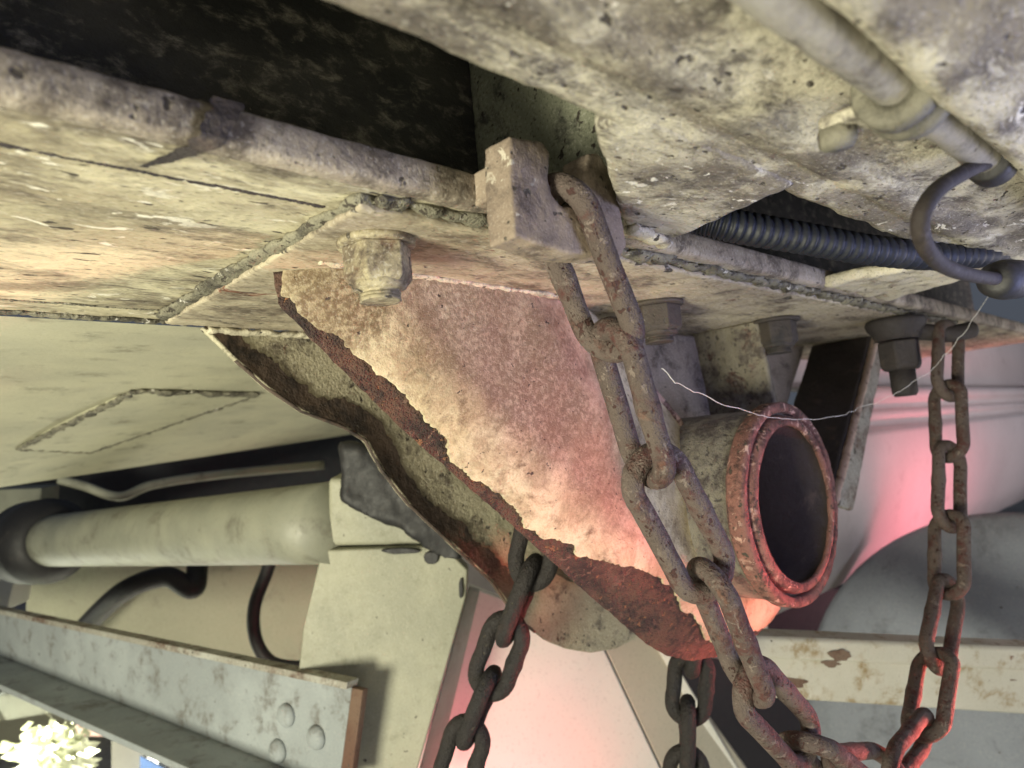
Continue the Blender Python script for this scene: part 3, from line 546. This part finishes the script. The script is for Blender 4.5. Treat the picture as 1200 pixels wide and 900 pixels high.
# white panel (pink in the red light) and brace
WPN = thing('pale_sheet_panel', 'large white panel washed pink by red light behind the hanging chains', 'panel')
slab('sheet', [(480, 660, 1.18), (700, 745, 1.25), (790, 935, 1.20), (470, 935, 1.12)], 0.02, M['white'], WPN)
slab('turned_strip', [(702, 745, 1.252), (752, 730, 1.30), (900, 935, 1.26), (792, 935, 1.202)], 0.02, M['beige'], WPN)
slab('bright_edge', [(752, 728, 1.29), (762, 728, 1.29), (886, 935, 1.25), (868, 935, 1.25)], 0.02, M['white'], WPN)
slab('upper_panel', [(440, 560, 1.5), (900, 560, 1.5), (900, 780, 1.5), (440, 720, 1.5)], 0.03, M['sill'])
tag(bpy.data.objects['upper_panel'], 'dull pinkish plate just visible behind the round lower end of the bracket', 'plate')
# sill with ledges on the right (runs along X)
SL = thing('body_sill', 'long pale pink side sill with stepped ledges behind the right chain', 'sill')
s_ = [(0.66, 0.34), (0.66, 0.102), (0.72, 0.100), (0.72, 0.086), (0.625, 0.085), (0.61, 0.078), (0.612, 0.050), (0.65, 0.046), (0.65, 0.030), (0.625, 0.029), (0.625, 0.008), (0.65, 0.006), (0.65, -0.012), (0.615, -0.014), (0.611, -0.03), (0.615, -0.10), (0.63, -0.18), (0.66, -0.27), (0.72, -0.36), (0.85, -0.42)]
profile('sill_skin', s_, 1.36, 5.5, M['sill'], SL, nx=40)
# drum + white bar
DR = thing('grey_drum', 'large round dark grey drum at lower right behind the white bar', 'drum')
dc = dep(1205, 852, 1.28)
lathe('drum_body', dc, dc + 0.25 * cr, [(-0.02, 0.002), (-0.02, 0.20), (-0.015, 0.32), (-0.004, 0.375), (0.012, 0.392), (0.03, 0.396), (0.10, 0.390), (0.10, 0.002)], M['drum'], DR, 128, close=False)
WB = thing('white_bar', 'chipped white steel bar with rust spots crossing behind the right chain', 'bar')
w0, w1, w2, w3 = (880, 748), (1260, 764), (1260, 842), (880, 818)
bb = slab('bar_body', [(*w0, 0.98), (*w1, 1.08), (*w2, 1.08), (*w3, 0.98)], 0.05, M['crossbar'], WB, 0.006); 
slab('top_ridge', [(880, 746, 0.972), (1260, 762, 1.072), (1260, 790, 1.066), (880, 772, 0.966)], 0.012, M['crossbar'], WB, 0.006)
for cx, cy, rx, ry in ((985, 768, 17, 9), (975, 778, 13, 5), (988, 796, 8, 5), (1172, 797, 24, 3.5), (1100, 812, 7, 3), (930, 800, 22, 7)):
    pl_ = []
    for k in range(26):
        a_ = 2 * math.pi * k / 26; q_ = 0.75 + 0.5 * mnoise.noise(Vector((cx * 0.1 + 1.4 * math.cos(a_), 1.4 * math.sin(a_), cy))); pl_.append((cx + rx * q_ * math.cos(a_), cy + ry * q_ * math.sin(a_)))
    zz = lambda px, py: 0.98 + (px - 880) / 380 * 0.10 - (0.0155 if py < 781 else 0.0016)
    fk = slab('rust_scab', [(px, py, zz(px, cy)) for px, py in pl_], 0.0015, M['rustedge'], WB, 0)
# dark backing behind, shade put into its near black colour
bd = slab('shade_backing', [(760, 690, 2.0), (1300, 690, 2.3), (1300, 1000, 2.3), (760, 1000, 2.0)], 0.05, M['dark']); tag(bd, 'dark chassis backing deep behind the tube and drum, shade put into its colour', 'frame')
# lower left: what is seen past the channel
b_ = slab('grey_rail', [(-40, 822, 2.2), (90, 800, 2.2), (92, 830, 2.2), (-40, 852, 2.2)], 0.05, M['axle']); tag(b_, 'grey rail beyond the channel at the lower left edge', 'rail')
b_ = slab('pale_rail', [(-40, 778, 2.4), (70, 800, 2.4), (70, 815, 2.4), (-40, 830, 2.4)], 0.05, M['belly']); tag(b_, 'pale rail just below the channel at the left edge', 'rail')
b_ = slab('brown_board', [(78, 862, 2.1), (98, 838, 2.1), (130, 848, 2.1), (130, 864, 2.1)], 0.04, M['brown']); tag(b_, 'small brown board beyond the channel', 'board')
b_ = slab('white_cabinet', [(130, 846, 1.9), (330, 900, 1.9), (330, 960, 1.9), (130, 960, 1.9)], 0.2, M['white']); tag(b_, 'white box standing beyond the channel at bottom left', 'box')
b_ = slab('blue_sticker', [(164, 886, 1.88), (200, 905, 1.88), (200, 940, 1.88), (164, 940, 1.88)], 0.004, M['blue'], None, 0); tag(b_, 'small blue sticker on the white box', 'sticker')
b_ = slab('dim_wall', [(-80, 780, 3.0), (300, 800, 3.0), (300, 960, 3.0), (-80, 960, 3.0)], 0.05, M['panel']); tag(b_, 'dull wall far beyond the channel at bottom left', 'wall')
# leafy clump standing in for blown out daylight, colour whitened for it
PL = thing('whitened_leaf_clump', 'leaves whitened to stand for blown out daylight at the bottom left corner', 'plant')
v = []; f = []
for i in range(600):
    c = dep(random.gauss(64, 17), min(random.gauss(886, 14), 930), 1.9 + random.uniform(-0.06, 0.06)); a = rng.normal(size=3); a /= np.linalg.norm(a); _, u, w = frame_of(a); k = len(v); s1 = random.uniform(0.022, 0.036)
    v += [c - u * s1, c + w * s1 * 0.5, c + u * s1, c - w * s1 * 0.5]; f.append((k, k+1, k+2, k+3))
lv = mk('leaves', v, f, M['leaf'], PL); lv['kind'] = 'stuff'
tube('stem', smooth_path([dep(66, 985, 1.9), dep(63, 930, 1.9), dep(66, 885, 1.9)]), 0.008, M['brown'], PL, 8)
sl = bpy.data.lights.new('sunlight_patch', 'SPOT'); sl.energy = 3500; sl.spot_size = math.radians(20); sl.color = (1, 0.98, 0.85)
so = bpy.data.objects.new('sunlight_patch', sl); C.objects.link(so); tgt = Vector(dep(62, 895, 1.9)); so.location = tgt + Vector((-1.4, 0.3, 0.9))
so.rotation_euler = (tgt - so.location).to_track_quat('-Z', 'Y').to_euler()
